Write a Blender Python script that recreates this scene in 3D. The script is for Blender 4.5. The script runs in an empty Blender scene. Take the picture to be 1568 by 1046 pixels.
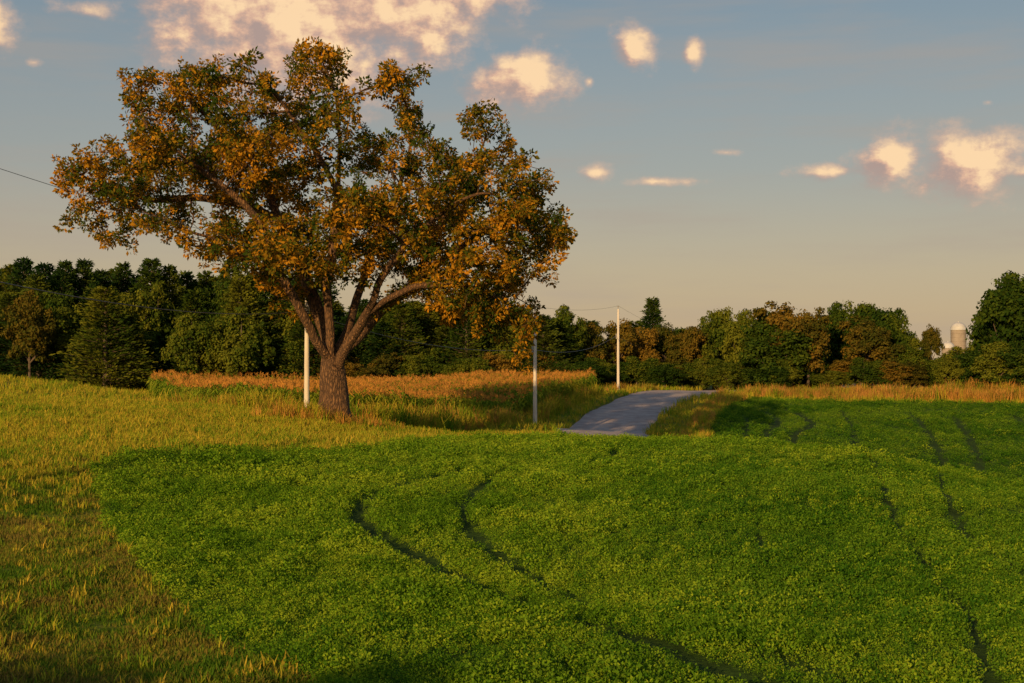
import bpy, math, random
import numpy as np
from mathutils import Vector, noise as mnoise
random.seed(7); rng=np.random.default_rng(7)
scene=bpy.context.scene
scene.view_settings.view_transform='Standard'
try: scene.view_settings.look='None'
except Exception: pass
scene.view_settings.exposure=0
RAD=math.radians
# ------------------------------------------------------------------ helpers
def link(o,parent=None):
    scene.collection.objects.link(o)
    if parent: o.parent=parent
    return o
def empty(name,loc=(0,0,0)):
    e=bpy.data.objects.new(name,None); e.location=loc; e.empty_display_size=.5
    return link(e)
def mesh_np(name,V,F,mats=(),smooth=False,midx=None):
    V=np.asarray(V,dtype=np.float32); me=bpy.data.meshes.new(name)
    F=np.asarray(F,dtype=np.int32); n,k=F.shape
    me.vertices.add(len(V)); me.vertices.foreach_set('co',V.ravel())
    me.loops.add(n*k); me.loops.foreach_set('vertex_index',F.ravel())
    me.polygons.add(n); me.polygons.foreach_set('loop_start',np.arange(0,n*k,k,dtype=np.int32))
    me.polygons.foreach_set('loop_total',np.full(n,k,dtype=np.int32))
    for m in mats: me.materials.append(m)
    if midx is not None: me.polygons.foreach_set('material_index',np.asarray(midx,dtype=np.int32))
    me.polygons.foreach_set('use_smooth',np.full(n,smooth,dtype=bool))
    me.update(calc_edges=True); return me
LAT=rng.random((8,256,256))
def vn(x,y,s,seed=0):
    x=np.asarray(x)/s+37.3*seed; y=np.asarray(y)/s+11.7*seed
    xi=np.floor(x).astype(int); yi=np.floor(y).astype(int); fx=x-xi; fy=y-yi
    fx=fx*fx*(3-2*fx); fy=fy*fy*(3-2*fy); L=LAT[seed%8]
    g=lambda a,b:L[a&255,b&255]
    return (g(xi,yi)*(1-fx)+g(xi+1,yi)*fx)*(1-fy)+(g(xi,yi+1)*(1-fx)+g(xi+1,yi+1)*fx)*fy
def inpoly(x,y,poly):
    x=np.asarray(x);y=np.asarray(y);r=np.zeros(x.shape,bool);n=len(poly)
    for i in range(n):
        x1,y1=poly[i];x2,y2=poly[(i+1)%n]
        if y1==y2: continue
        c=((y1>y)!=(y2>y))&(x<(x2-x1)*(y-y1)/(y2-y1)+x1)
        r^=c
    return r
def dline(x,y,pl):
    d=np.full(np.shape(x),1e9)
    for (x1,y1),(x2,y2) in zip(pl[:-1],pl[1:]):
        dx,dy=x2-x1,y2-y1;t=np.clip(((x-x1)*dx+(y-y1)*dy)/(dx*dx+dy*dy),0,1)
        d=np.minimum(d,np.hypot(x-x1-t*dx,y-y1-t*dy))
    return d
def smooth_line(pl,n=8):
    P=[pl[0]]+list(pl)+[pl[-1]];out=[]
    for i in range(1,len(P)-2):
        p0,p1,p2,p3=[np.array(P[j],float) for j in (i-1,i,i+1,i+2)]
        for t in np.linspace(0,1,n,endpoint=False):
            out.append(tuple(.5*((2*p1)+(-p0+p2)*t+(2*p0-5*p1+4*p2-p3)*t*t+(-p0+3*p1-3*p2+p3)*t**3)))
    out.append(tuple(map(float,pl[-1])));return out
# ------------------------------------------------------------------ terrain
CP=np.array([
(0,19.5,-.06),(-6.84,19,.05),(-12,19,.7),(7,19.5,-.06),(14,19,-.2),(0,0,2.3),(0,10,.7),(-10,10,1.1),(10,10,.4),
(0,-50,3),(60,-50,2),(-60,-50,3),(0,-15,2.6),
(-16.2,45,1.40),(-10.8,30,.5),(-14.3,50,1.3),(-30.6,85,2.5),(-46.8,130,3.7),(-20.4,90,2.0),(-40,60,2.4),(-30,30,1.6),
(-9.37,75,1.55),(-4.36,66,1.05),(0,62,1.25),(4.3,60,1.22),(8.15,60,1.12),(14.7,62,.50),(19.8,55,-.45),
(0,30,.20),(0,42,.55),(7.1,30,.15),(9.95,42,.35),(11.5,32,-.1),(-5.3,30,.30),(-7.4,42,.65),(22,35,-.8),(35,50,-1.9),
(6.1,110,-.8),(1.7,105,.1),(-3.5,92,.45),(-7.5,80,1.1),(2,84,-.3),(5,78,-.6),(10,76,-1.2),(16.9,150,2.2),(11.2,150,2.2),(11.4,130,.80),(9.2,130,.85),
(25.9,150,1.5),(50.4,140,1.1),(12.3,85,-1.0),(24.05,85,-2.9),(19,76,-2.4),(23.4,68,-2.3),(27,75,-3.5),(32.5,115,-.8),(24.6,115,-.1),(39.6,110,-1.3),(60,90,-3.0),(28,98,-1.9),
(15.9,115,.25),(12.3,105,-.3),
(-30,140,1.0),(-24,110,1.0),(-15,120,.75),(0,130,1.0),(4,140,1.5),(8,150,2.0),(-13,97,.8),(-9,90,.85),(-42,150,1.9),(-15,150,1.2),
(-60,165,3.3),(-30,165,2.2),(0,170,2.2),(20,175,2.0),(24,200,1.6),(50,175,2.3),(70,180,2.8),(-80,200,3.2),(0,220,2.4),(80,220,3),(-100,120,4),(100,120,1),(120,60,-.5),(-100,60,3),
(0,290,3),(100,290,3.2),(-100,290,3.2)],float)
c2=5.0**2
D0=np.sqrt(((CP[:,None,:2]-CP[None,:,:2])**2).sum(-1)+c2)
ZM=1.5
W=np.linalg.solve(D0+np.eye(len(CP))*-.15,CP[:,2]-ZM)
def H(x,y):
    x=np.asarray(x,float);y=np.asarray(y,float);sh=x.shape;x=x.ravel();y=y.ravel();z=np.full(x.shape,ZM)
    for (cx,cy,_),w in zip(CP,W): z+=w*np.sqrt((x-cx)**2+(y-cy)**2+c2)
    R=np.hypot(x,y-60);t=np.clip((R-150)/120,0,1);t=t*t*(3-2*t)
    z=z*(1-t)+3.1*t
    z+=((vn(x,y,5,1)-.5)*.16+(vn(x,y*1.6,12,6)-.5)*.6*np.clip((62-y)/16,0,1))*(1-t)
    return z.reshape(sh)
def h1(x,y): return float(H(np.array([x]),np.array([y]))[0])
CROP=[(-1,12),(-2.7,19.4),(-4.7,22.5),(-7.15,27.6),(-10.2,35.8),(-13.3,45),(-13.1,48),(-12.0,50.2),(-8.8,51.5),(-5.5,54),(-2.9,60),(0,65),(8,68),(11.5,82),(13.8,100),(16.2,114),(20,132),(25,147),(50,139),(90,135),(90,12)]
CORN=[(-38,150),(-33,131),(-24,106),(-15,91),(-9.6,88),(-5.2,98),(-.6,112),(3,128),(8.6,148),(9,158),(-38,158)]
ROAD=smooth_line([(7.4,82),(6.4,95),(7.1,110),(11.2,131),(16.6,148),(24,162),(36,182),(55,215)],10)
TR=[smooth_line(t) for t in [
 [(-1.6,46),(-2.9,43.8),(-4.1,40.6),(-4.0,37.2),(-3.2,34),(-2.42,32.1),(-1.1,28.7),(.07,26),(.95,23.7),(1.85,21.8),(2.7,20),(3.8,17.5)],
 [(-.2,46),(-.77,42.9),(-1.3,38.8),(-.9,34),(.22,29.9),(.9,27.6),(1.95,24.5),(3.06,21.8),(3.8,20.2),(5,18)],
 [(14.9,60),(13.4,52),(12.0,46),(11.0,42),(9.9,36.5),(9.0,31),(8.0,25.1),(6.9,21.2),(6.2,18)],
 [(17.8,60),(15.4,51),(13.6,45),(12.6,41),(11.3,35),(10.8,30),(10.2,25.1),(9.4,21.2),(8.6,18)],
 [(4.6,60),(4.0,54),(2.3,47)],
 [(22.5,128),(21.5,115),(18.7,104),(17.3,90)],[(25.5,128),(24.3,115),(20.6,104),(18.8,90)],
 [(36,128),(33,112),(28,92)],[(39.5,128),(36,112),(30.5,92)],[(13.8,116),(14,100),(12.6,90)],
 [(7.0,50),(6.2,44),(6.4,38),(5.6,32),(5.4,27)],[(18.5,50),(15.5,44),(14.4,38),(14,33)],[(-6,46),(-7,41),(-6.4,35),(-4.4,29),(-2,24),(-.5,20)],[(30,130),(27.5,115),(24,100),(22,90)],[(45,128),(42,112),(36,95)],
 [(26.5,138),(36,134),(50,129),(70,126)],[(19.5,118),(17.5,106),(15.5,94)],[(8.3,53),(7.8,47),(8.2,41),(7.6,35),(7.2,30)]]]
TW=[.25,.17,.14,.17,.11,.36,.36,.34,.34,.2,.07,.07,.05,.22,.26,.26,.22,.05]
def trackd(x,y):
    """distance to the nearest wheel track divided by that track's half width"""
    d=np.full(np.shape(x),99.)
    for t,w in zip(TR,TW): d=np.minimum(d,dline(x,y,t)/w)
    return d
ya=np.concatenate([np.arange(-120,10,6.),np.arange(10,70,.35),np.arange(70,200,1.),np.geomspace(200,4000,34)])
xa=np.concatenate([-np.geomspace(3000,62,26)[:-1],np.arange(-62,-22,1.),np.arange(-22,30,.4),np.arange(30,62,1.),np.geomspace(62,3000,26)])
X,Y=np.meshgrid(xa,ya);Z=H(X,Y)
td=trackd(X,Y);Z=Z-.03*np.exp(-(td/1.5)**2)
rd=dline(X,Y,ROAD);Z=Z-.10*(rd<4)
nx,ny=len(xa),len(ya)
V=np.stack([X.ravel(),Y.ravel(),Z.ravel()],1)
ii,jj=np.meshgrid(np.arange(nx-1),np.arange(ny-1));a=(jj*nx+ii).ravel()
F=np.stack([a,a+1,a+1+nx,a+nx],1)
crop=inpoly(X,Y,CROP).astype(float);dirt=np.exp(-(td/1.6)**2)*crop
# ------------------------------------------------------------------ materials
def nt(m): m.use_nodes=True;t=m.node_tree;t.nodes.clear();return t
def N(t,k,**kw):
    n=t.nodes.new(k)
    for a,b in kw.items():
        if a.startswith('i_'): n.inputs[a[2:].replace('_',' ')].default_value=b
        else: setattr(n,a,b)
    return n
def ramp(t,src,stops):
    r=t.nodes.new('ShaderNodeValToRGB');e=r.color_ramp.elements
    while len(e)<len(stops): e.new(.5)
    for el,(p,c) in zip(e,stops): el.position=p;el.color=(*c,1)
    t.links.new(src,r.inputs[0]);return r.outputs[0]
def noise_n(t,scale,detail=4,vec=None,rough=.6):
    n=N(t,'ShaderNodeTexNoise');n.inputs['Scale'].default_value=scale;n.inputs['Detail'].default_value=detail;n.inputs['Roughness'].default_value=rough
    if vec is not None:t.links.new(vec,n.inputs['Vector'])
    return n.outputs['Fac']
def mix(t,f,a,b,bt='MIX'):
    m=t.nodes.new('ShaderNodeMix');m.data_type='RGBA';m.blend_type=bt
    for s,v in ((0,f),(6,a),(7,b)):
        if isinstance(v,(int,float)): m.inputs[s].default_value=v
        elif isinstance(v,tuple): m.inputs[s].default_value=(*v,1)
        else: t.links.new(v,m.inputs[s])
    return m.outputs[2]
def leafmat(name,cols,wscale=.25,trans=.3,dist=None,island=.5):
    """foliage: world-scale patches x instance variation x per-leaf variation"""
    m=bpy.data.materials.new(name);t=nt(m);g=N(t,'ShaderNodeNewGeometry');oi=N(t,'ShaderNodeObjectInfo')
    w=noise_n(t,wscale,2,g.outputs['Position'])
    ad=N(t,'ShaderNodeMath',operation='MULTIPLY_ADD');t.links.new(oi.outputs['Random'],ad.inputs[0]);ad.inputs[1].default_value=.35;t.links.new(w,ad.inputs[2])
    a2=N(t,'ShaderNodeMath',operation='MULTIPLY_ADD');t.links.new(g.outputs['Random Per Island'],a2.inputs[0]);a2.inputs[1].default_value=island*.5;t.links.new(ad.outputs[0],a2.inputs[2])
    s=N(t,'ShaderNodeMath',operation='SUBTRACT');t.links.new(a2.outputs[0],s.inputs[0]);s.inputs[1].default_value=.175+island*.25
    n=len(cols);col=ramp(t,s.outputs[0],[(.28+.44*i/(n-1),c) for i,c in enumerate(cols)])
    d=N(t,'ShaderNodeBsdfDiffuse');t.links.new(col,d.inputs['Color'])
    tr=N(t,'ShaderNodeBsdfTranslucent');t.links.new(col,tr.inputs['Color'])
    ms=N(t,'ShaderNodeMixShader');ms.inputs[0].default_value=trans
    t.links.new(d.outputs[0],ms.inputs[1]);t.links.new(tr.outputs[0],ms.inputs[2])
    o=N(t,'ShaderNodeOutputMaterial');t.links.new(ms.outputs[0],o.inputs[0]);return m
def simplemat(name,stops,scale=3,rough=.8,bump=.3,stretch=(1,1,1),detail=6,metal=0):
    m=bpy.data.materials.new(name);t=nt(m);tc=N(t,'ShaderNodeTexCoord');mp=N(t,'ShaderNodeMapping');mp.inputs['Scale'].default_value=stretch
    t.links.new(tc.outputs['Object'],mp.inputs[0]);n=noise_n(t,scale,detail,mp.outputs[0],.65)
    c=ramp(t,n,stops);d=N(t,'ShaderNodeBsdfPrincipled');t.links.new(c,d.inputs['Base Color']);d.inputs['Roughness'].default_value=rough;d.inputs['Metallic'].default_value=metal
    b=N(t,'ShaderNodeBump');b.inputs['Strength'].default_value=bump;t.links.new(n,b.inputs['Height']);t.links.new(b.outputs[0],d.inputs['Normal'])
    o=N(t,'ShaderNodeOutputMaterial');t.links.new(d.outputs[0],o.inputs[0]);return m
# ground
gm=bpy.data.materials.new('ground_soil_grass');t=nt(gm);g=N(t,'ShaderNodeNewGeometry')
at=N(t,'ShaderNodeAttribute',attribute_name='region')
sp=N(t,'ShaderNodeSeparateColor');t.links.new(at.outputs['Color'],sp.inputs[0])
n1=noise_n(t,.35,6,g.outputs['Position']);n2=noise_n(t,9,5,g.outputs['Position'])
cg=ramp(t,n1,[(.3,(.12,.17,.02)),(.5,(.20,.19,.025)),(.7,(.11,.18,.015))])
cg=mix(t,.45,cg,ramp(t,n2,[(.35,(.35,.35,.3)),(.65,(1,1,1))]),'MULTIPLY')
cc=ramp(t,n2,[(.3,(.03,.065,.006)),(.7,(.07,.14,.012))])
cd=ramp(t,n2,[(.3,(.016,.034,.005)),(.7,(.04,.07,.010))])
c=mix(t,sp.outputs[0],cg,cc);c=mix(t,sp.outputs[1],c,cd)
d=N(t,'ShaderNodeBsdfPrincipled');d.inputs['Roughness'].default_value=.95;d.inputs['Specular IOR Level'].default_value=.1;t.links.new(c,d.inputs['Base Color'])
b=N(t,'ShaderNodeBump');b.inputs['Strength'].default_value=.6;b.inputs['Distance'].default_value=.1;t.links.new(n2,b.inputs['Height']);t.links.new(b.outputs[0],d.inputs['Normal'])
o=N(t,'ShaderNodeOutputMaterial');t.links.new(d.outputs[0],o.inputs[0])
me=mesh_np('ground',V,F,[gm],True)
ca=me.color_attributes.new('region','FLOAT_COLOR','POINT')
ca.data.foreach_set('color',np.stack([crop.ravel(),dirt.ravel(),0*crop.ravel(),1+0*crop.ravel()],1).astype(np.float32).ravel())
link(bpy.data.objects.new('ground',me))
# road
rm=simplemat('old_asphalt',[(.3,(.27,.20,.18)),(.55,(.40,.325,.29)),(.75,(.50,.41,.36))],scale=.9,rough=.95,bump=.15)
rp=np.array(ROAD);tn=np.gradient(rp,axis=0);tn/=np.linalg.norm(tn,axis=1)[:,None];nn=np.stack([tn[:,1],-tn[:,0]],1)
offs=[-3.3,-3.15,-1.4,0,1.4,3.15,3.3];RV=[]
for k,(p,q) in enumerate(zip(rp,nn)):
    for o_ in offs:
        e=.10*math.sin(k*1.7+o_) if abs(o_)>3 else 0
        x_,y_=p+q*(o_+e);RV.append((x_,y_,h1(*(p+q*o_))+.03+.05*(1-abs(o_)/2.9)-(.13 if abs(o_)>3.2 else 0)))
m_=len(offs);RF=[(i*m_+j,i*m_+j+1,(i+1)*m_+j+1,(i+1)*m_+j) for i in range(len(rp)-1) for j in range(m_-1)]
me=mesh_np('road',RV,RF,[rm],True);link(bpy.data.objects.new('road',me))
# ------------------------------------------------------------------ scatter through geometry nodes
def template_coll(name,meshes):
    c=bpy.data.collections.new(name)
    for i,m in enumerate(meshes):
        c.objects.link(bpy.data.objects.new('%s_%02d'%(name,i),m))
    return c
def scatter(name,P,S,R,I,coll,parent=None):
    me=bpy.data.meshes.new(name);n=len(P);me.vertices.add(n);me.vertices.foreach_set('co',np.asarray(P,np.float32).ravel())
    S=np.asarray(S,np.float32)
    if S.ndim==1:S=np.repeat(S[:,None],3,1)
    for nm,ty,dat,f in (('scl','FLOAT_VECTOR',S,'vector'),('rot','FLOAT_VECTOR',np.asarray(R,np.float32),'vector'),('idx','INT',np.asarray(I,np.int32),'value')):
        me.attributes.new(nm,ty,'POINT').data.foreach_set(f,dat.ravel())
    ob=link(bpy.data.objects.new(name,me),parent)
    ng=bpy.data.node_groups.new(name+'_gn','GeometryNodeTree')
    ng.interface.new_socket('Geometry',in_out='INPUT',socket_type='NodeSocketGeometry');ng.interface.new_socket('Geometry',in_out='OUTPUT',socket_type='NodeSocketGeometry')
    gi=ng.nodes.new('NodeGroupInput');go=ng.nodes.new('NodeGroupOutput');ip=ng.nodes.new('GeometryNodeInstanceOnPoints')
    ci=ng.nodes.new('GeometryNodeCollectionInfo');ci.inputs['Collection'].default_value=coll;ci.inputs['Separate Children'].default_value=True;ci.inputs['Reset Children'].default_value=True
    ip.inputs['Pick Instance'].default_value=True
    def na(nm,ty):
        a=ng.nodes.new('GeometryNodeInputNamedAttribute');a.data_type=ty;a.inputs['Name'].default_value=nm;return a.outputs[0]
    L=ng.links.new
    L(gi.outputs[0],ip.inputs['Points']);L(ci.outputs[0],ip.inputs['Instance']);L(na('scl','FLOAT_VECTOR'),ip.inputs['Scale'])
    e=ng.nodes.new('FunctionNodeEulerToRotation');L(na('rot','FLOAT_VECTOR'),e.inputs[0]);L(e.outputs[0],ip.inputs['Rotation'])
    L(na('idx','INT'),ip.inputs['Instance Index']);L(ip.outputs[0],go.inputs[0])
    md=ob.modifiers.new('scatter','NODES');md.node_group=ng;return ob
# leaf quads generator
def rand_dirs(n,up=0.):
    v=rng.normal(size=(n,3));v[:,2]+=up;return v/np.linalg.norm(v,axis=1)[:,None]
def leaf_quads(C,L,Wd,axis,nrm):
    """diamond-ish leaf: 4 verts. C centres(base), axis dir, normal dir"""
    side=np.cross(axis,nrm);side/=np.linalg.norm(side,axis=1)[:,None]+1e-9
    L=np.asarray(L)[:,None];Wd=np.asarray(Wd)[:,None]
    v0=C;v1=C+axis*L*.5+side*Wd*.5+nrm*L*.06;v2=C+axis*L;v3=C+axis*L*.5-side*Wd*.5+nrm*L*.06
    V=np.stack([v0,v1,v2,v3],1).reshape(-1,3);F=np.arange(len(V)).reshape(-1,4);return V,F
def tube(pts,rad,k=6,jit=0.):
    pts=np.asarray(pts,float);rad=np.asarray(rad,float);n=len(pts)
    tg=np.gradient(pts,axis=0);tg/=np.linalg.norm(tg,axis=1)[:,None]+1e-9
    u=np.cross(tg[0],[.3,.9,.1]);u/=np.linalg.norm(u);V=[]
    for i in range(n):
        u=u-tg[i]*np.dot(u,tg[i]);u/=np.linalg.norm(u)+1e-9;w=np.cross(tg[i],u)
        for j in range(k):
            a=2*math.pi*j/k;r=rad[i]*(1+(jit*math.sin(a*3+i*.35)+jit*.7*math.sin(a*5-i*.5+1) if jit else 0))
            V.append(pts[i]+(u*math.cos(a)+w*math.sin(a))*r)
    F=[(i*k+j,i*k+(j+1)%k,(i+1)*k+(j+1)%k,(i+1)*k+j) for i in range(n-1) for j in range(k)]
    return np.array(V),np.array(F)
def join(parts):
    Vs=[];Fs=[];M=[];o=0
    for V,F,m in parts:
        Vs.append(V);Fs.append(F+o);M.append(np.full(len(F),m));o+=len(V)
    return np.concatenate(Vs),np.concatenate(Fs),np.concatenate(M)
# ------------------------------------------------------------------ alfalfa crop
m_alf=leafmat('alfalfa_leaf',[(.065,.15,.008),(.14,.26,.014),(.27,.36,.022)],wscale=.22,trans=.3,island=.6)
m_alf2=leafmat('alfalfa_leaf_dark_shade',[(.035,.11,.008),(.08,.18,.012),(.15,.25,.018)],wscale=.10,trans=.3,island=.6)  # darker green paints the far slope's shade into the leaves; also random near patches
def alfalfa(mat):
    n=54;r=.14*np.sqrt(rng.random(n));a=rng.random(n)*6.28;z=.04+.22*rng.random(n)**.7*(1-(r/.2)**2)
    C=np.stack([r*np.cos(a),r*np.sin(a),z],1);ax=rand_dirs(n,.5);nr=rand_dirs(n,.8)
    V,F=leaf_quads(C,.034+.024*rng.random(n),.02+.014*rng.random(n),ax,nr);return mesh_np('alfalfa',V,F,[mat])
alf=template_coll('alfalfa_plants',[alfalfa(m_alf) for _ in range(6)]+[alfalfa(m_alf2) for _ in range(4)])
def cells(b0,b1,d0,d1,sp):
    """jittered points over the wedge of land seen from the field corner"""
    ys=np.arange(d0,d1,sp);out=[]
    for y in ys:
        xs=np.arange(b0*y,b1*y,sp);out.append(np.stack([xs,np.full(len(xs),y)],1))
    P=np.concatenate(out);return P+rng.uniform(-.5,.5,P.shape)*sp
Ps=[];Ss=[]
for d0,d1,sp,sc in ((16,30,.15,1.0),(30,44,.185,1.12),(44,70,.25,1.4)):
    P=cells(-.41,.41,d0,d1,sp);P=P[inpoly(P[:,0],P[:,1],CROP)]
    Ps.append(P);Ss.append(np.full(len(P),sc))
P=cells(.1,.42,70,150,.46);P=P[inpoly(P[:,0],P[:,1],CROP)];Ps.append(P);Ss.append(np.full(len(P),2.1))
P=np.concatenate(Ps);S=np.concatenate(Ss);x,y=P.T
td=trackd(x,y)+(vn(x,y,.6,3)-.5)*1.4
lum=.42+.7*vn(x,y,.6,2)+.5*vn(x,y,2.2,5)
rows=.12*np.sin((x*.85+y*.52)*2*math.pi/.9)
far=np.where(y>70,.24*np.sin((x*.93+y*.38)*2*math.pi/2.2),0)
S=S*(lum+rows+far)*rng.uniform(.7,1.2,len(S))
S=S*np.clip((td-.6)/.9,0,1)
k=S>.28;P=P[k];S=S[k];x,y=P.T
S3=np.stack([S,S,S/np.where(y>70,1.7,np.where(y>44,1.2,1))],1)
R=np.stack([rng.normal(0,.15,len(S)),rng.normal(0,.15,len(S)),rng.random(len(S))*6.28],1)
darkp=np.clip((vn(x,y,9,7)-.45)*2.2,0,.6)
II=rng.integers(0,6,len(S));dk=rng.random(len(S))<np.clip((y-64)/8,0,1)*.8+.05+darkp*(y<64);II=np.where(dk,6+rng.integers(0,4,len(S)),II)
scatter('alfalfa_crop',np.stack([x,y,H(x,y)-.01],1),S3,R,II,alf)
# ------------------------------------------------------------------ grass
m_gr=leafmat('verge_grass',[(.14,.25,.014),(.28,.33,.022),(.55,.38,.045),(.28,.32,.02)],wscale=.2,trans=.3,island=.5)
m_mow=leafmat('mown_grass',[(.07,.15,.012),(.14,.21,.018),(.27,.22,.035),(.20,.15,.035)],wscale=.35,trans=.3,island=.5)
m_dry=leafmat('dry_weeds',[(.18,.18,.02),(.42,.22,.04),(.58,.29,.07)],wscale=.3,trans=.25,island=.6)
def tuft(mat,nb,h,w,spread):
    parts=[]
    for i in range(nb):
        a=rng.random()*6.28;r=spread*math.sqrt(rng.random());hh=h*rng.uniform(.5,1.1);ln=rng.uniform(.1,.8)*hh;aa=rng.random()*6.28
        b=np.array([r*math.cos(a),r*math.sin(a),0]);dr=np.array([math.cos(aa),math.sin(aa),0]);sd=np.array([-dr[1],dr[0],0])*w*.5
        p1=b+dr*ln*.3+np.array([0,0,hh*.6]);p2=b+dr*ln+np.array([0,0,hh])
        V=np.array([b-sd,b+sd,p1+sd*.8,p1-sd*.8,p2+sd*.25,p2-sd*.25]);parts.append((V,np.array([[0,1,2,3],[3,2,4,5]]),0))
    V,F,_=join(parts);return mesh_np('grass_tuft',V,F,[mat])
grs=template_coll('grass_tufts',[tuft(m_gr,18,.22,.022,.15) for _ in range(4)]+[tuft(m_mow,24,.12,.018,.16) for _ in range(4)])
def excl(P,corn=True,crop=True):
    x,y=P.T;k=dline(x,y,ROAD)>3.4
    if crop:k&=~inpoly(x,y,CROP)
    return P[k]
Ps=[];Ss=[]
for b0,b1,d0,d1,sp,sc in ((-.44,.1,15,30,.125,.9),(-.44,.0,30,50,.17,1.0),(-.44,.05,50,95,.3,1.2),(-.44,.42,95,165,.8,2.0),(.0,.2,70,95,.4,1.3)):
    P=excl(cells(b0,b1,d0,d1,sp));Ps.append(P);Ss.append(np.full(len(P),sc))
P=np.concatenate(Ps);S=np.concatenate(Ss);x,y=P.T
S=S*(.5+.6*vn(x,y,1.3,4)+.5*vn(x,y,.45,6))
S=S*rng.uniform(.7,1.3,len(S))
R=np.stack([rng.normal(0,.12,len(S)),rng.normal(0,.12,len(S)),rng.random(len(S))*6.28],1)
mown=rng.random(len(S))>np.clip((y-38)/16+(vn(x,y,4,2)-.5)*.8,.05,1)
scatter('verge_grass',np.stack([x,y,H(x,y)-.02],1),S,R,rng.integers(0,4,len(S))+4*mown,grs)
# tall weeds
wd=template_coll('tall_weeds_tufts',[tuft(m_dry,22,.9,.035,.35) for _ in range(3)]+[tuft(m_gr,22,.9,.04,.35) for _ in range(3)])
WP=[]
A=[(-30,112),(-17,90),(-12,84),(-9,81),(-5,84),(-1,98),(1.2,112),(5,130),(9.5,147),(8,150),(3,130),(-1,114),(-5,100),(-9.6,90),(-15,93),(-26,108)]
P=cells(-.35,.1,78,150,.42);P=P[inpoly(P[:,0],P[:,1],A)];WP.append((P,1.2,.25))
B=[(25,150),(50,141),(90,137),(90,150),(50,156),(24,160)]
P=cells(.1,.44,135,162,.6);P=P[inpoly(P[:,0],P[:,1],B)];WP.append((P,1.3,.8))
P=np.array([(-9.4,74.6)])+rng.normal(size=(190,2))*np.array([1.7,.9]);WP.append((P,.8,.6))
P=cells(.0,.2,68,150,.6);P=P[(dline(P[:,0],P[:,1],[(7,70),(11.0,86),(12.8,100),(15,114),(18,130),(23.5,147)])<1.0)];WP.append((P,.65,.5))
P=cells(-.1,.3,146,162,.6);P=P[(dline(P[:,0],P[:,1],[(8.5,150),(14.5,156)])<2)|(dline(P[:,0],P[:,1],[(22,150),(30,154)])<1.5)];WP.append((P,.9,.7))
PP=np.concatenate([a for a,_,_ in WP]);SS=np.concatenate([np.full(len(a),b)*rng.uniform(.5,1.25,len(a)) for a,b,_ in WP])
II=np.concatenate([np.where(rng.random(len(a))<c,0,3)+rng.integers(0,3,len(a)) for a,_,c in WP])
kx=dline(PP[:,0],PP[:,1],ROAD)>3.5;PP=PP[kx];SS=SS[kx];II=II[kx]
x,y=PP.T;SS=SS*(.55+.9*vn(x,y,4,3));R=np.stack([rng.normal(0,.1,len(x)),rng.normal(0,.1,len(x)),rng.random(len(x))*6.28],1)
scatter('tall_weeds',np.stack([x,y,H(x,y)-.05],1),SS,R,II,wd)
# ------------------------------------------------------------------ corn
m_corn=leafmat('corn_leaf',[(.10,.19,.015),(.20,.28,.02),(.34,.33,.03)],wscale=.12,trans=.3,island=.5)
m_tas=leafmat('corn_tassel',[(.36,.17,.04),(.54,.25,.05)],wscale=.3,trans=.2)
def corn():
    parts=[];hh=rng.uniform(1.9,2.2)
    V,F=tube([(0,0,0),(0,0,hh*.5),(0,0,hh)],[.018,.014,.008],4);parts.append((V,F,0))
    a0=rng.random()*3.14
    for i in range(12):
        z=.25+i*(hh-.35)/12;a=a0+(i%2)*math.pi+rng.normal()*.35;L=rng.uniform(.55,.8);dr=np.array([math.cos(a),math.sin(a),0]);sd=np.array([-dr[1],dr[0],0])
        P=[np.array([0,0,z])+dr*L*s+np.array([0,0,L*(1.1*s-1.35*s*s)]) for s in (0,.25,.5,.75,1)];w=[.02,.06,.055,.04,.004]
        V=np.concatenate([[p-sd*q,p+sd*q] for p,q in zip(P,w)]);F=np.array([[2*i_,2*i_+1,2*i_+3,2*i_+2] for i_ in range(4)]);parts.append((V,F,0))
    for i in range(6):
        dr=rand_dirs(1,2.4)[0];b=np.array([0,0,hh]);p2=b+dr*rng.uniform(.2,.34);sd=np.cross(dr,[.3,.7,.1]);sd/=np.linalg.norm(sd)
        parts.append((np.array([b-sd*.012,b+sd*.012,p2+sd*.012,p2-sd*.012]),np.array([[0,1,2,3]]),1))
    V,F,M=join(parts);return mesh_np('corn',V,F,[m_corn,m_tas],midx=M)
cc_=template_coll('corn_plants',[corn() for _ in range(5)])
xs,ys=np.meshgrid(np.arange(-46,10,.28),np.arange(86,160,.76));P=np.stack([xs.ravel(),ys.ravel()],1)
P+=rng.normal(size=P.shape)*.05;P=P[inpoly(P[:,0],P[:,1],CORN)];x,y=P.T
S=rng.uniform(.88,1.15,len(x))*(.88+.2*vn(x,y,6,2));R=np.stack([rng.normal(0,.06,len(x)),rng.normal(0,.06,len(x)),rng.random(len(x))*6.28],1)
scatter('corn_field',np.stack([x,y,H(x,y)],1),S,R,rng.integers(0,5,len(x)),cc_)
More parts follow.
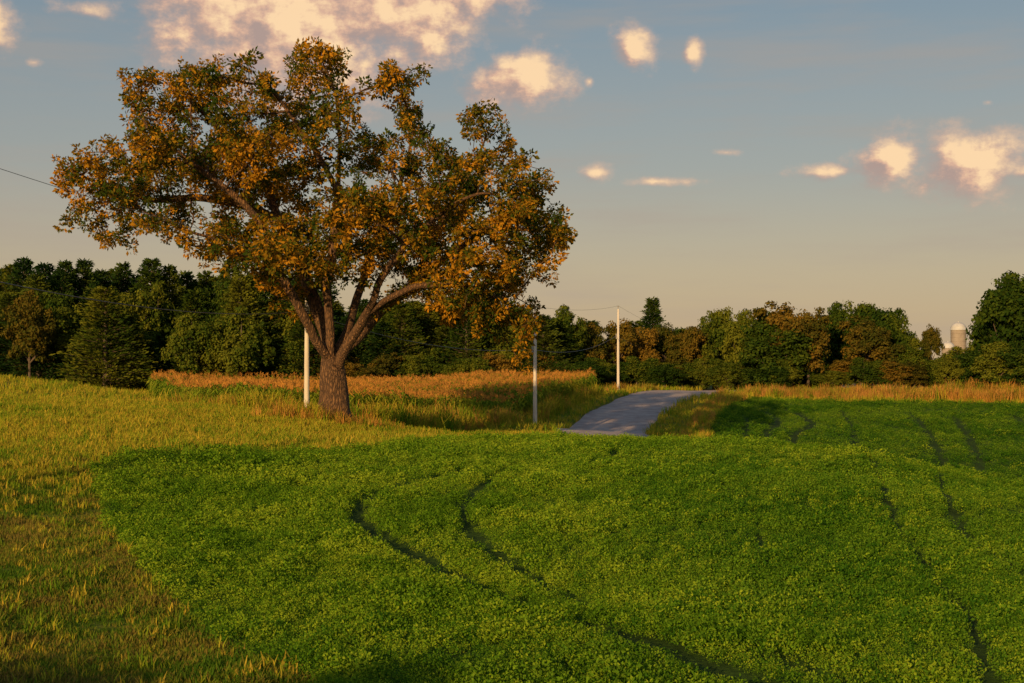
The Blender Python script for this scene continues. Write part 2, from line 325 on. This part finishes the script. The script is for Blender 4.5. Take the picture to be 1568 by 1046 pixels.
# ------------------------------------------------------------------ the big oak
SC=.0344;BX,BY=-9.37,75.0;BZ=h1(BX,BY)-.1
def T(px,py,dep=0): return np.array([(px-512)*SC,dep,(645-py)*SC])   # survey sketch of the tree -> metres at the tree
LOBES=[(138,275,52,42),(150,342,44,32),(195,240,58,46),(240,150,50,56),(310,130,64,46),(300,235,82,72),(235,300,56,40),(300,345,58,42),(370,385,60,40),
(425,135,60,50),(500,104,52,42),(410,240,84,74),(530,190,50,60),(632,132,46,42),(620,225,62,50),(745,190,46,34),(718,260,66,46),(805,272,50,46),
(850,358,46,54),(770,348,74,54),(655,345,84,64),(555,320,70,70),(470,370,80,60),(745,432,80,44),(802,480,34,50),(432,445,36,42),(640,425,66,36),(840,402,32,28),(760,478,50,32),(705,455,56,30),(795,515,24,22)]
att=[]
for cx,cy,rx,ry in LOBES:
    e=((cx-485)/430)**2+((cy-330)/300)**2;dm=9.5*math.sqrt(max(0,1-e))
    cps=[rng.uniform(-1.5,1.5)] if dm<4.2 else [-dm*.72,0,dm*.72]
    if cy>=420 and dm>=4.2 and cx<700: cps=[0,dm*.72]
    for dc in cps:
        s=1 if abs(dc)<2 else .85
        px=cx+(rng.normal()*12 if abs(dc)>2 else 0);py=cy+(rng.normal()*12+(10 if abs(dc)>2 and cy<340 else 0))
        c=T(px,py,dc);r=np.array([rx*SC*s,max(1.2,(rx+ry)*.5*SC*1.1),ry*SC*s]);n=int(3.0*4.19*r.prod());q=rand_dirs(n)*(rng.random(n)**(1/2.2))[:,None]
        att.append(c+q*r)
att=np.concatenate(att)
kk=np.array([mnoise.noise(Vector(p*.42))>-.15 for p in att]);att=att[kk]
nodes=[];par=[]
def add_line(pts,first=False):
    pts=[T(*p) for p in pts]
    if first: nodes.append(pts[0]);par.append(-1);cur=0
    else:
        A_=np.array(nodes);cur=int(np.argmin(((A_-pts[0])**2).sum(1)))
    for p in pts[1:]:
        s=nodes[cur].copy();L=np.linalg.norm(p-s);n=max(1,int(L/.35))
        for i in range(1,n+1):
            w=np.array([rng.normal()*.06,rng.normal()*.06,rng.normal()*.03]) if i<n else 0
            nodes.append(s+(p-s)*i/n+w);par.append(cur);cur=len(nodes)-1
add_line([(512,647,0),(514,620,0),(513,595,.05),(510,565,.1),(507,548,0)],True)
add_line([(507,552,0),(488,520,-.8),(468,475,-1.6),(440,425,-2.2),(425,360,-3),(385,310,-3.5),(330,270,-4)])
add_line([(440,425,-2.2),(395,395,-3.2),(350,370,-4)])
add_line([(507,548,0),(497,510,.8),(478,460,1.4),(455,400,2),(420,330,2.6),(370,300,2.4),(290,290,1.4),(220,300,.6)])
add_line([(420,330,2.6),(370,230,3.4),(310,170,3)])
add_line([(509,552,0),(508,500,-.4),(500,440,-.6),(512,370,-.4),(518,290,0),(520,210,0),(512,130,.2)])
add_line([(518,290,0),(480,220,-1),(440,160,-1.2)])
add_line([(512,550,.1),(528,500,1.0),(542,440,2.0),(560,370,3.5),(600,280,3.5),(630,180,2)])
add_line([(514,556,0),(538,520,-1.0),(562,482,-1.8),(600,455,-2.6),(650,436,-3.4),(710,440,-3.6),(770,455,-2.6),(795,480,-2)])
add_line([(562,482,-1.8),(590,430,-3.4),(640,370,-4.6),(700,320,-4.2)])
add_line([(513,554,0),(545,515,.8),(580,465,1.6),(630,425,2.2),(690,375,2.2),(750,340,1.6),(820,345,.6)])
add_line([(630,425,2.2),(670,340,1),(705,280,.4),(740,215,0)])
nodes=[np.array(n) for n in nodes]
ext0=len(nodes)
dmin=np.full(len(att),1e9);dix=np.zeros(len(att),int);alive=np.ones(len(att),bool)
def upd(idx):
    global dmin,dix
    for s in range(0,len(idx),400):
        ch=idx[s:s+400];Q=np.array([nodes[i] for i in ch]);d=np.linalg.norm(att[:,None]-Q[None],axis=2);j=d.argmin(1);dm=d[np.arange(len(att)),j];b=dm<dmin;dmin[b]=dm[b];dix[b]=np.array(ch)[j[b]]
upd([i for i in range(len(nodes)) if nodes[i][2]>3.6])
STEP=.34
for it in range(130):
    alive&=dmin>.5
    act=alive&(dmin<7)
    if act.sum()<5: break
    pull={}
    for a_,j in zip(np.nonzero(act)[0],dix[act]):
        v=att[a_]-nodes[j];pull.setdefault(int(j),[]).append(v/np.linalg.norm(v))
    new=[]
    for j,vs in pull.items():
        v=np.sum(vs,0);L=np.linalg.norm(v)
        if L<.2: continue
        v=v/L+rng.normal(size=3)*.15;v/=np.linalg.norm(v)
        p=nodes[j]+v*STEP;nodes.append(p);par.append(j);new.append(len(nodes)-1)
    if not new or len(nodes)>26000: break
    upd(new)
nn_=len(nodes)
ch=[[] for _ in range(nn_)]
for i,p in enumerate(par):
    if p>=0: ch[p].append(i)
rad=np.zeros(nn_);EX=2.25
for i in range(nn_-1,-1,-1):
    rad[i]=.015 if not ch[i] else (sum(rad[c]**EX for c in ch[i]))**(1/EX)
raw=rad[4];rs=.72/raw
rad=rad*(1+(rs-1)*(np.clip(rad/raw,0,1)**.6))
NV=np.array(nodes)
parts=[];starts=[(0,-1)]
while starts:
    s,p=starts.pop();chain=[] if p<0 else [p];cur=s
    while True:
        chain.append(cur)
        if not ch[cur]: break
        cs=sorted(ch[cur],key=lambda c:-rad[c])
        for c in cs[1:]: starts.append((c,cur))
        cur=cs[0]
    pts=NV[chain];rr=rad[chain].copy()
    if p>=0: rr[0]=min(rr[0],rr[1]*1.25)
    if p<0:
        z=pts[:,2];rr=rr*(1+.75*np.exp(-np.clip(z,0,9)/.45))
    for _ in range(2): 
        if len(rr)>3: rr[1:-1]=(rr[:-2]+rr[1:-1]*2+rr[2:])/4; pts=pts.copy(); pts[1:-1]=(pts[:-2]+pts[1:-1]*2+pts[2:])/4
    k_=18 if rr.max()>.25 else (8 if rr.max()>.08 else 4)
    Vt,Ft=tube(pts,rr,k_,.07 if k_==18 else 0);parts.append((Vt,Ft,0))
V,F,_=join(parts)
bark=bpy.data.materials.new('oak_bark');t=nt(bark);tc=N(t,'ShaderNodeTexCoord');mp=N(t,'ShaderNodeMapping');mp.inputs['Scale'].default_value=(7,7,1.6);t.links.new(tc.outputs['Object'],mp.inputs[0])
vo=N(t,'ShaderNodeTexVoronoi',feature='DISTANCE_TO_EDGE');vo.inputs['Scale'].default_value=1.3
nz=noise_n(t,2.2,6,mp.outputs[0]);mx=N(t,'ShaderNodeVectorMath',operation='ADD');t.links.new(mp.outputs[0],mx.inputs[0]);t.links.new(nz,mx.inputs[1]);t.links.new(mx.outputs[0],vo.inputs['Vector'])
c1=ramp(t,vo.outputs['Distance'],[(0,(.04,.020,.010)),(.18,(.20,.105,.045)),(.5,(.36,.19,.08))]);c2_=mix(t,.5,c1,ramp(t,nz,[(.3,(.5,.45,.4)),(.7,(1,1,1))]),'MULTIPLY')
d=N(t,'ShaderNodeBsdfPrincipled');d.inputs['Roughness'].default_value=.9;t.links.new(c2_,d.inputs['Base Color'])
b=N(t,'ShaderNodeBump');b.inputs['Strength'].default_value=1;b.inputs['Distance'].default_value=.15;t.links.new(vo.outputs['Distance'],b.inputs['Height']);t.links.new(b.outputs[0],d.inputs['Normal'])
o=N(t,'ShaderNodeOutputMaterial');t.links.new(d.outputs[0],o.inputs[0])
oak=empty('oak_tree',(BX,BY,BZ))
link(bpy.data.objects.new('trunk_and_branches',mesh_np('trunk_and_branches',V,F,[bark],True)),oak)
m_oak=leafmat('oak_leaf',[(.038,.068,.010),(.11,.105,.012),(.28,.155,.012),(.50,.235,.018)],wscale=.4,trans=.3,island=.7)
def clump(mat,n,r,L,Wd):
    q=rand_dirs(n);q*=(r*rng.random(n)**.5)[:,None];q[:,2]*=.75;ax=q/np.linalg.norm(q,axis=1)[:,None]+rand_dirs(n)*.7;ax[:,2]-=.25;ax/=np.linalg.norm(ax,axis=1)[:,None]
    V,F=leaf_quads(q,L*rng.uniform(.7,1.2,n),Wd*rng.uniform(.7,1.2,n),ax,rand_dirs(n,.5));return mesh_np('leaf_clump',V,F,[mat])
ocl=template_coll('oak_leaf_clumps',[clump(m_oak,42,.34,.22,.12) for _ in range(6)])
isTip=np.array([len(c)==0 for c in ch]);tips=np.array([i for i in range(ext0,nn_) if rad[i]<.05])
tips=tips[rng.random(len(tips))<np.where(isTip[tips],.98,.64)]
LP=NV[tips]+rng.normal(size=(len(tips),3))*.14
R=rng.normal(size=(len(tips),3))*np.array([.5,.5,3]);S=rng.uniform(.6,1.3,len(tips))
scatter('foliage',LP,S,R,rng.integers(0,6,len(tips)),ocl,oak)
# ------------------------------------------------------------------ background trees
def mk_leaf(n,c1,c2,c3): return leafmat(n,[c1,c2,c3],wscale=.18,trans=.2,island=.5)
m_dg=mk_leaf('leaf_green',(.020,.045,.007),(.055,.085,.010),(.14,.15,.016))
m_rs=mk_leaf('leaf_rust',(.05,.06,.01),(.12,.09,.014),(.22,.13,.02))
m_pn=mk_leaf('needles',(.012,.032,.008),(.028,.060,.012),(.10,.125,.016))
m_tb=simplemat('tree_bark',[(.3,(.05,.035,.025)),(.7,(.14,.10,.07))],scale=4,stretch=(1,1,.2))
def decid(mat,h=10,w=4,low=.12,ncl=130,leaf=.40):
    parts=[];tr=[(0,0,-.5),(.1,.05,h*.3),(0,.1,h*.6),(.1,0,h*.88)];V,F=tube(tr,[h*.022,h*.016,h*.010,.03],7);parts.append((V,F,0))
    C=[]
    sub=[(rand_dirs(1,.25)[0]*rng.uniform(.3,.72)) for _ in range(14)]
    for k in range(ncl):
        s=sub[k%len(sub)];q=s+rand_dirs(1)[0]*.36*rng.random()**.4
        zc=h*(low+(1-low)*.53);c=np.array([q[0]*w,q[1]*w,zc+q[2]*h*(1-low)*.5])
        if c[2]<.5:c[2]=.5+rng.random()
        C.append(c)
    for s in sub:
        c=np.array([s[0]*w,s[1]*w,h*(low+(1-low)*.53)+s[2]*h*(1-low)*.5]);b=np.array([.05,.05,max(.8,c[2]*.55)])
        V,F=tube([b,(b+c)/2+rng.normal(size=3)*.15,c],[h*.009,h*.006,.02],5);parts.append((V,F,0))
    for c in C:
        n=75;q=rand_dirs(n)*(rng.uniform(.6,1.05)*(w/4)*rng.random(n)**.4)[:,None];q[:,2]*=.7
        nr=q/ (np.linalg.norm(q,axis=1)[:,None]+1e-6)+rand_dirs(n)*.6;nr[:,2]+=.4;nr/=np.linalg.norm(nr,axis=1)[:,None];ax=np.cross(nr,rand_dirs(n));ax/=np.linalg.norm(ax,axis=1)[:,None]
        V,F=leaf_quads(c+q,leaf*rng.uniform(.6,1.2,n),leaf*.65*rng.uniform(.7,1.2,n),ax,nr);parts.append((V,F,1))
    V,F,M=join(parts);return mesh_np('decid',V,F,[m_tb,mat],midx=M)
def pine(mat,h=13,w=2.8,low=.05,narrow=1.,nb=150):
    parts=[];V,F=tube([(0,0,-.5),(0,0,h*.5),(0,0,h)],[h*.018,h*.012,.02],6);parts.append((V,F,0))
    for i in range(nb):
        f=(i+rng.random())/nb;z=h*(low+(1-low)*f);L=w*(1-f)**(.7*narrow)*rng.uniform(.6,1.15)+.3;a=i*2.399+rng.normal()*.3
        dr=np.array([math.cos(a),math.sin(a),0]);lift=(.10+.35*f)*L
        b=np.array([0,0,z]);e=b+dr*L+np.array([0,0,lift])
        V,F=tube([b,(b+e)/2-np.array([0,0,.05*L]),e],[.05,.03,.01],3);parts.append((V,F,0))
        n=int(22+50*L/w);s=rng.random(n)**.7;c=b+(e-b)*s[:,None]+rng.normal(size=(n,3))*np.array([.24,.24,.14])*(L/w+.4)
        ax=dr+rand_dirs(n)*.7;ax[:,2]+=.35;ax/=np.linalg.norm(ax,axis=1)[:,None]
        V,F=leaf_quads(c,rng.uniform(.3,.55,n),rng.uniform(.13,.22,n),ax,rand_dirs(n,1.));parts.append((V,F,1))
    V,F,M=join(parts);return mesh_np('pine',V,F,[m_tb,mat],midx=M)
tms=[decid(m_dg),decid(m_dg),decid(m_dg,low=.05),decid(m_rs),decid(m_rs,low=.05),decid(m_rs),
     pine(m_pn),pine(m_pn),pine(m_dg,w=3.2),pine(m_pn,w=2.2,narrow=1.3)]
tcol=template_coll('background_tree_kinds',tms)   # 0-2 green, 3-5 rust, 6-8 pine, 9 spruce;  decid h10 r4, pine h13 r2.8
BT=[]
def tree(b,D,h,w,k):
    """b: bearing (x per thousand of y), D distance, h height m, w crown radius m, k kind"""
    x=b/1000*D;base=(10,4) if k<6 else (13,2.8 if k<9 else 2.2)
    BT.append((x,D,h1(x,D)-.2,w/base[1],h/base[0],k))
for b in np.arange(-400,30,8):      # back row, left wood (pines)
    tree(b+rng.normal()*2,rng.uniform(176,192),(14.6 if b<-130 else 11 if b<0 else 9)+rng.normal()*.6,3.4,rng.integers(6,9))
for b in np.arange(-400,40,11):
    tree(b+rng.normal()*3,rng.uniform(168,176),(11.5 if b<-130 else 9.8 if b<0 else 7.6)+rng.normal()*1.0,3.4,rng.choice([0,1,6,7,8]))
for b in np.arange(-395,-130,17): tree(b+rng.normal()*4,rng.uniform(160,167),7.8+rng.normal()*1.3,3.4,rng.choice([2,7,1,8,6]))
for b in np.arange(-400,60,9): tree(b+rng.normal()*3,rng.uniform(162,170),3.8+rng.normal()*.6,2.9,rng.choice([2,2,4]))
for b,D,h,w,k in [(-339,158,10.5,3.3,4),(-286,157,11.3,4.0,8),(-225,158,9.5,3.6,2),(-190,158,9.8,3.8,0),(-270,160,8.5,3.2,8),
  (36,175,10.4,3.4,0),(54,178,9.0,3,3),(74,180,9.2,3.2,3),(88,182,8.6,3,5),(99,190,12.2,2.6,9),(108,186,9.0,3.0,3),(122,186,9,3.2,5),(135,188,9.8,3.2,0),
  (150,190,12,3.0,1),(164,182,10.4,3.6,0),(176,172,10.2,4.2,2),(192,170,10.8,4.8,4),(208,170,10.0,4,4),(186,168,8.8,4.8,2),
  (228,182,11.2,3.6,0),(244,182,12.0,4,1),(258,180,11.2,3.8,1),(250,172,9,4.2,4),(272,178,10,3.2,0),(280,172,6.6,2.6,2),(294,176,8.0,1.7,3),
  (336,172,10,3.2,2),(350,160,13.6,5,0),(372,158,14,5.4,1),(390,160,13,5,0),(328,158,5.8,3.2,2),(342,154,6.2,3.4,2),(360,152,6.2,3.6,2),(304,168,4.6,2.2,2),(313,170,5.2,2.8,0)]: tree(b,D,h,w,k)
for b in np.arange(30,278,7): tree(b+rng.normal()*2,rng.uniform(192,205),8.2+rng.normal()*.8,3.6,rng.choice([0,1,2,3,6]))
for b in np.arange(40,420,8):
    tree(b+rng.normal()*2,rng.uniform(166,176),3.8+rng.normal()*.6,2.8,rng.choice([2,2,4]))
for x,y,h,w,k in [(-27,-15,8.0,3.6,0),(-22,-17,8,3.6,1),(-17,-17,7.4,3.2,2),(-12,-20,6.8,3.4,0),(-33,-15,8.5,4,1)]:   # unseen trees added behind the viewpoint to shade the foreground
    BT.append((x,y,h1(x,y)-.2,w/4,h/10,k))
BT=np.array(BT);R=np.zeros((len(BT),3));R[:,2]=rng.random(len(BT))*6.28
scatter('treeline',BT[:,:3],np.stack([BT[:,3],BT[:,3],BT[:,4]],1),R,BT[:,5].astype(int),tcol)
# ------------------------------------------------------------------ utility poles
m_pole=simplemat('weathered_pole_wood',[(.3,(.50,.44,.37)),(.7,(.70,.64,.56))],scale=5,stretch=(1,1,.08),bump=.2)
m_ins=simplemat('insulator_glaze',[(.3,(.25,.24,.22)),(.7,(.4,.38,.36))],rough=.3,bump=0)
m_wire=simplemat('wire_aluminium',[(.3,(.10,.095,.09)),(.7,(.16,.15,.14))],rough=.5,bump=0)
def lathe(prof,k=12):
    return tube([(0,0,z) for _,z in prof],[max(r,.001) for r,_ in prof],k)
def pole(x,y,h,cross=False):
    z0=h1(x,y);e=empty('utility_pole',(x,y,z0-.3))
    V,F=tube([(0,0,0),(0,0,h*.5),(.02,0,h),(.02,0,h+.02)],[.16,.13,.10,.01],14);link(bpy.data.objects.new('pole_shaft',mesh_np('pole_shaft',V,F,[m_pole],True)),e)
    V,F=lathe([(.02,h-.0),(.02,h+.18),(.07,h+.2),(.05,h+.26),(.075,h+.28),(.05,h+.36),(.01,h+.38)]);link(bpy.data.objects.new('pin_insulator',mesh_np('pin_insulator',V,F,[m_ins],True)),e)
    V,F=tube([(.1,0,h-1.5),(.28,0,h-1.5),(.30,0,h-1.5)],[.03,.05,.01],8);link(bpy.data.objects.new('neutral_bracket',mesh_np('neutral_bracket',V,F,[m_ins],True)),e)
    V,F=tube([(-.14,0,h-3.1),(-.2,0,h-3.1),(-.2,0,h-2.6),(-.2,0,h-2.55)],[.04,.05,.05,.01],8);link(bpy.data.objects.new('telephone_clamp',mesh_np('telephone_clamp',V,F,[m_ins],True)),e)
    if cross:
        V,F=tube([(-1.1,0,h-.5),(-1.09,0,h-.5),(1.09,0,h-.5),(1.1,0,h-.5)],[.01,.07,.07,.01],4);link(bpy.data.objects.new('crossarm',mesh_np('crossarm',V,F,[m_pole])),e)
    return (x,y,z0-.3+h)
poles=[(-17,35,9.8),(-11.25,78,9.0),(1.7,105,8.9),(11.2,150,9.0),(26.5,235,8.6)]
tops=[pole(*p,cross=(i==4)) for i,p in enumerate(poles)]
parts=[]
for (a,b_) in zip(tops[:-1],tops[1:]):
    for off,dz,sag,r in ((.02,.36,.35,.010),(-.2,-2.8,.8,.018)):
        s=np.linspace(0,1,25);A_=np.array(a)+np.array([off,0,dz]);B_=np.array(b_)+np.array([off,0,dz]);p=A_+(B_-A_)*s[:,None];p[:,2]-=sag*4*s*(1-s)
        V,F=tube(p,[r]*25,5);parts.append((V,F,0))
V,F,_=join(parts);link(bpy.data.objects.new('power_lines',mesh_np('power_lines',V,F,[m_wire],True)))
# ------------------------------------------------------------------ silos
m_si=simplemat('silo_concrete',[(.3,(.24,.20,.17)),(.7,(.33,.28,.24))],scale=.8,bump=.1)
m_dm=simplemat('silo_dome_metal',[(.3,(.42,.42,.43)),(.7,(.55,.55,.56))],scale=.8,bump=.05,rough=.5,metal=0)
def silo(x,y,r,h):
    z0=h1(x,y);e=empty('farm_silo',(x,y,z0-.3));prof=[(r,0)]
    z=0
    while z<h-1.2:
        prof+=[(r,z+.05),(r,z+1.1),(r+.06,z+1.12),(r+.06,z+1.2),(r,z+1.22)];z+=1.25
    prof+=[(r,h)];V,F=lathe(prof,32);link(bpy.data.objects.new('stave_wall',mesh_np('stave_wall',V,F,[m_si],False)),e)
    pr=[(r+.2,h-.15),(r+.2,h+.1)]+[(r*math.cos(a)*1.04,h+.1+r*.95*math.sin(a)) for a in np.linspace(.02,1.5,12)]+[(.2,h+.1+r*.96),(.2,h+r*.96+.25),(.01,h+r*.96+.3)]
    V,F=lathe(pr,32);link(bpy.data.objects.new('dome_roof',mesh_np('dome_roof',V,F,[m_dm],True)),e)
    V,F=tube([(-.3,r+.35,.5),(-.3,r+.35,h*.5),(-.3,r+.35,h),(-.3,r-.2,h+.9)],[.4,.4,.4,.3],10);link(bpy.data.objects.new('unloading_chute',mesh_np('unloading_chute',V,F,[m_si],True)),e)
silo(.3140*450,450,2.4,14.9);silo(.3065*440,440,1.9,9.0)
# ------------------------------------------------------------------ camera, sun, sky
cam=bpy.data.cameras.new('camera');co=bpy.data.objects.new('camera',cam);link(co);co.location=(0,0,4.2);co.rotation_euler=(RAD(90+1.24),0,0);cam.lens=50;cam.sensor_width=36;cam.clip_end=9000;cam.clip_start=.1;scene.camera=co
EL,AZ=RAD(13.5),RAD(203)
s=Vector((math.sin(AZ)*math.cos(EL),math.cos(AZ)*math.cos(EL),math.sin(EL)))
sl=bpy.data.lights.new('sun','SUN');sl.energy=5;sl.angle=RAD(.5);sl.color=(1,.64,.27);so=bpy.data.objects.new('sun',sl);so.rotation_euler=s.to_track_quat('Z','Y').to_euler();so.location=(-20,-40,30);link(so)
wd_=bpy.data.worlds.new('World');scene.world=wd_;wd_.use_nodes=True;t=wd_.node_tree;t.nodes.clear()
sky=N(t,'ShaderNodeTexSky',sky_type='NISHITA');sky.sun_disc=False;sky.sun_elevation=EL;sky.sun_rotation=AZ;sky.dust_density=2.5;sky.air_density=1.2;sky.ozone_density=1.5
def cg_(px,py,rx,ry,st=1.): return ((px-784)/2178,(570-py)/2178,rx/2178,ry/2178,st)
CLOUDS=[cg_(*c) for c in [(335,55,100,80,1.25),(450,50,160,105,1.45),(570,5,175,100,1.45),(650,28,72,54,1.3),(800,130,98,42,1.15),(975,84,44,36,1.05),(1062,92,17,24,1.05),(903,133,14,13,.85),(915,268,28,18,1.05),(1010,281,110,14,.5),
 (1352,256,58,42,1.2),(1462,268,76,50,1.3),(1270,273,150,18,.62),(1560,284,110,22,.9),(5,78,54,42,1.15),(150,50,80,24,.7),(75,128,24,14,.5),(1490,183,20,12,.6),(1110,240,50,12,.3)]]
gt=bpy.data.node_groups.new('cloud_density','ShaderNodeTree')
gt.interface.new_socket('P',in_out='INPUT',socket_type='NodeSocketVector');gt.interface.new_socket('D',in_out='OUTPUT',socket_type='NodeSocketFloat')
gi=gt.nodes.new('NodeGroupInput');go=gt.nodes.new('NodeGroupOutput');acc=None
for u,v,ru,rv,st_ in CLOUDS:
    a=N(gt,'ShaderNodeVectorMath',operation='SUBTRACT');gt.links.new(gi.outputs[0],a.inputs[0]);a.inputs[1].default_value=(u,v,0)
    b=N(gt,'ShaderNodeVectorMath',operation='MULTIPLY');gt.links.new(a.outputs[0],b.inputs[0]);b.inputs[1].default_value=(1/ru,1/rv,0)
    c=N(gt,'ShaderNodeVectorMath',operation='LENGTH');gt.links.new(b.outputs[0],c.inputs[0])
    d=N(gt,'ShaderNodeMath',operation='SUBTRACT');d.inputs[0].default_value=st_;gt.links.new(c.outputs['Value'],d.inputs[1])
    if acc is None: acc=d.outputs[0]
    else:
        m=N(gt,'ShaderNodeMath',operation='SMOOTH_MAX');m.inputs[2].default_value=.2;gt.links.new(acc,m.inputs[0]);gt.links.new(d.outputs[0],m.inputs[1]);acc=m.outputs[0]
ml=N(gt,'ShaderNodeVectorMath',operation='MULTIPLY');ml.inputs[1].default_value=(1,1.4,1);gt.links.new(gi.outputs[0],ml.inputs[0])
nz=N(gt,'ShaderNodeTexNoise');nz.inputs['Scale'].default_value=26;nz.inputs['Detail'].default_value=8;nz.inputs['Roughness'].default_value=.62;gt.links.new(ml.outputs[0],nz.inputs['Vector'])
m=N(gt,'ShaderNodeMath',operation='MULTIPLY_ADD');gt.links.new(nz.outputs['Fac'],m.inputs[0]);m.inputs[1].default_value=2.3;m.inputs[2].default_value=-1.25
m2=N(gt,'ShaderNodeMath',operation='ADD');gt.links.new(m.outputs[0],m2.inputs[0]);gt.links.new(acc,m2.inputs[1]);gt.links.new(m2.outputs[0],go.inputs[0])
tc=N(t,'ShaderNodeTexCoord');sx=N(t,'ShaderNodeSeparateXYZ');t.links.new(tc.outputs['Generated'],sx.inputs[0])
az=N(t,'ShaderNodeMath',operation='ARCTAN2');t.links.new(sx.outputs[0],az.inputs[0]);t.links.new(sx.outputs[1],az.inputs[1])
cx=N(t,'ShaderNodeCombineXYZ');t.links.new(az.outputs[0],cx.inputs[0]);t.links.new(sx.outputs[2],cx.inputs[1])
def dens(off):
    a=N(t,'ShaderNodeVectorMath',operation='ADD');t.links.new(cx.outputs[0],a.inputs[0]);a.inputs[1].default_value=off
    g_=t.nodes.new('ShaderNodeGroup');g_.node_tree=gt;t.links.new(a.outputs[0],g_.inputs[0]);return g_.outputs[0]
d0=dens((0,0,0));d1=dens((.009,.006,0))
def mr(src,a,b,c=0,d=1):
    m=N(t,'ShaderNodeMapRange');m.interpolation_type='SMOOTHSTEP';t.links.new(src,m.inputs[0]);m.inputs[1].default_value=a;m.inputs[2].default_value=b;m.inputs[3].default_value=c;m.inputs[4].default_value=d;return m.outputs[0]
alpha=mr(d0,-.2,.75,0,.96)
df=N(t,'ShaderNodeMath',operation='SUBTRACT');t.links.new(d0,df.inputs[0]);t.links.new(d1,df.inputs[1]);lit=mr(df.outputs[0],-.45,.4)
dd=mr(d0,.1,.9,.4,1);ml_=N(t,'ShaderNodeMath',operation='MULTIPLY');t.links.new(lit,ml_.inputs[0]);t.links.new(dd,ml_.inputs[1])
ccol=ramp(t,ml_.outputs[0],[(0,(.44,.32,.28)),(.35,(.72,.45,.32)),(.85,(1.0,.70,.41))])
haze=ramp(t,sx.outputs[2],[(0,(.72,.50,.28)),(.07,(.57,.44,.29)),(.14,(.37,.36,.33)),(.26,(.20,.27,.33)),(.6,(.12,.17,.26))])
sb=N(t,'ShaderNodeVectorMath',operation='SCALE');t.links.new(sky.outputs[0],sb.inputs[0]);sb.inputs['Scale'].default_value=.10
base=mix(t,.7,sb.outputs[0],haze)
st=N(t,'ShaderNodeVectorMath',operation='MULTIPLY');st.inputs[1].default_value=(3,22,1);t.links.new(cx.outputs[0],st.inputs[0])
sn=noise_n(t,1.2,4,st.outputs[0]);base2=mix(t,mr(sn,.42,.72,0,.4),base,(.42,.34,.28))
fin=mix(t,alpha,base2,ccol)
bgA=N(t,'ShaderNodeBackground');t.links.new(base,bgA.inputs[0])
bg=N(t,'ShaderNodeBackground');t.links.new(fin,bg.inputs[0])
# clouds only exist in the northern quarter of the sky; elsewhere it is clear
mk=N(t,'ShaderNodeMath',operation='GREATER_THAN');t.links.new(sx.outputs[1],mk.inputs[0]);mk.inputs[1].default_value=.80
ms=N(t,'ShaderNodeMixShader');t.links.new(mk.outputs[0],ms.inputs[0]);t.links.new(bgA.outputs[0],ms.inputs[1]);t.links.new(bg.outputs[0],ms.inputs[2])
o=N(t,'ShaderNodeOutputWorld');t.links.new(ms.outputs[0],o.inputs[0])
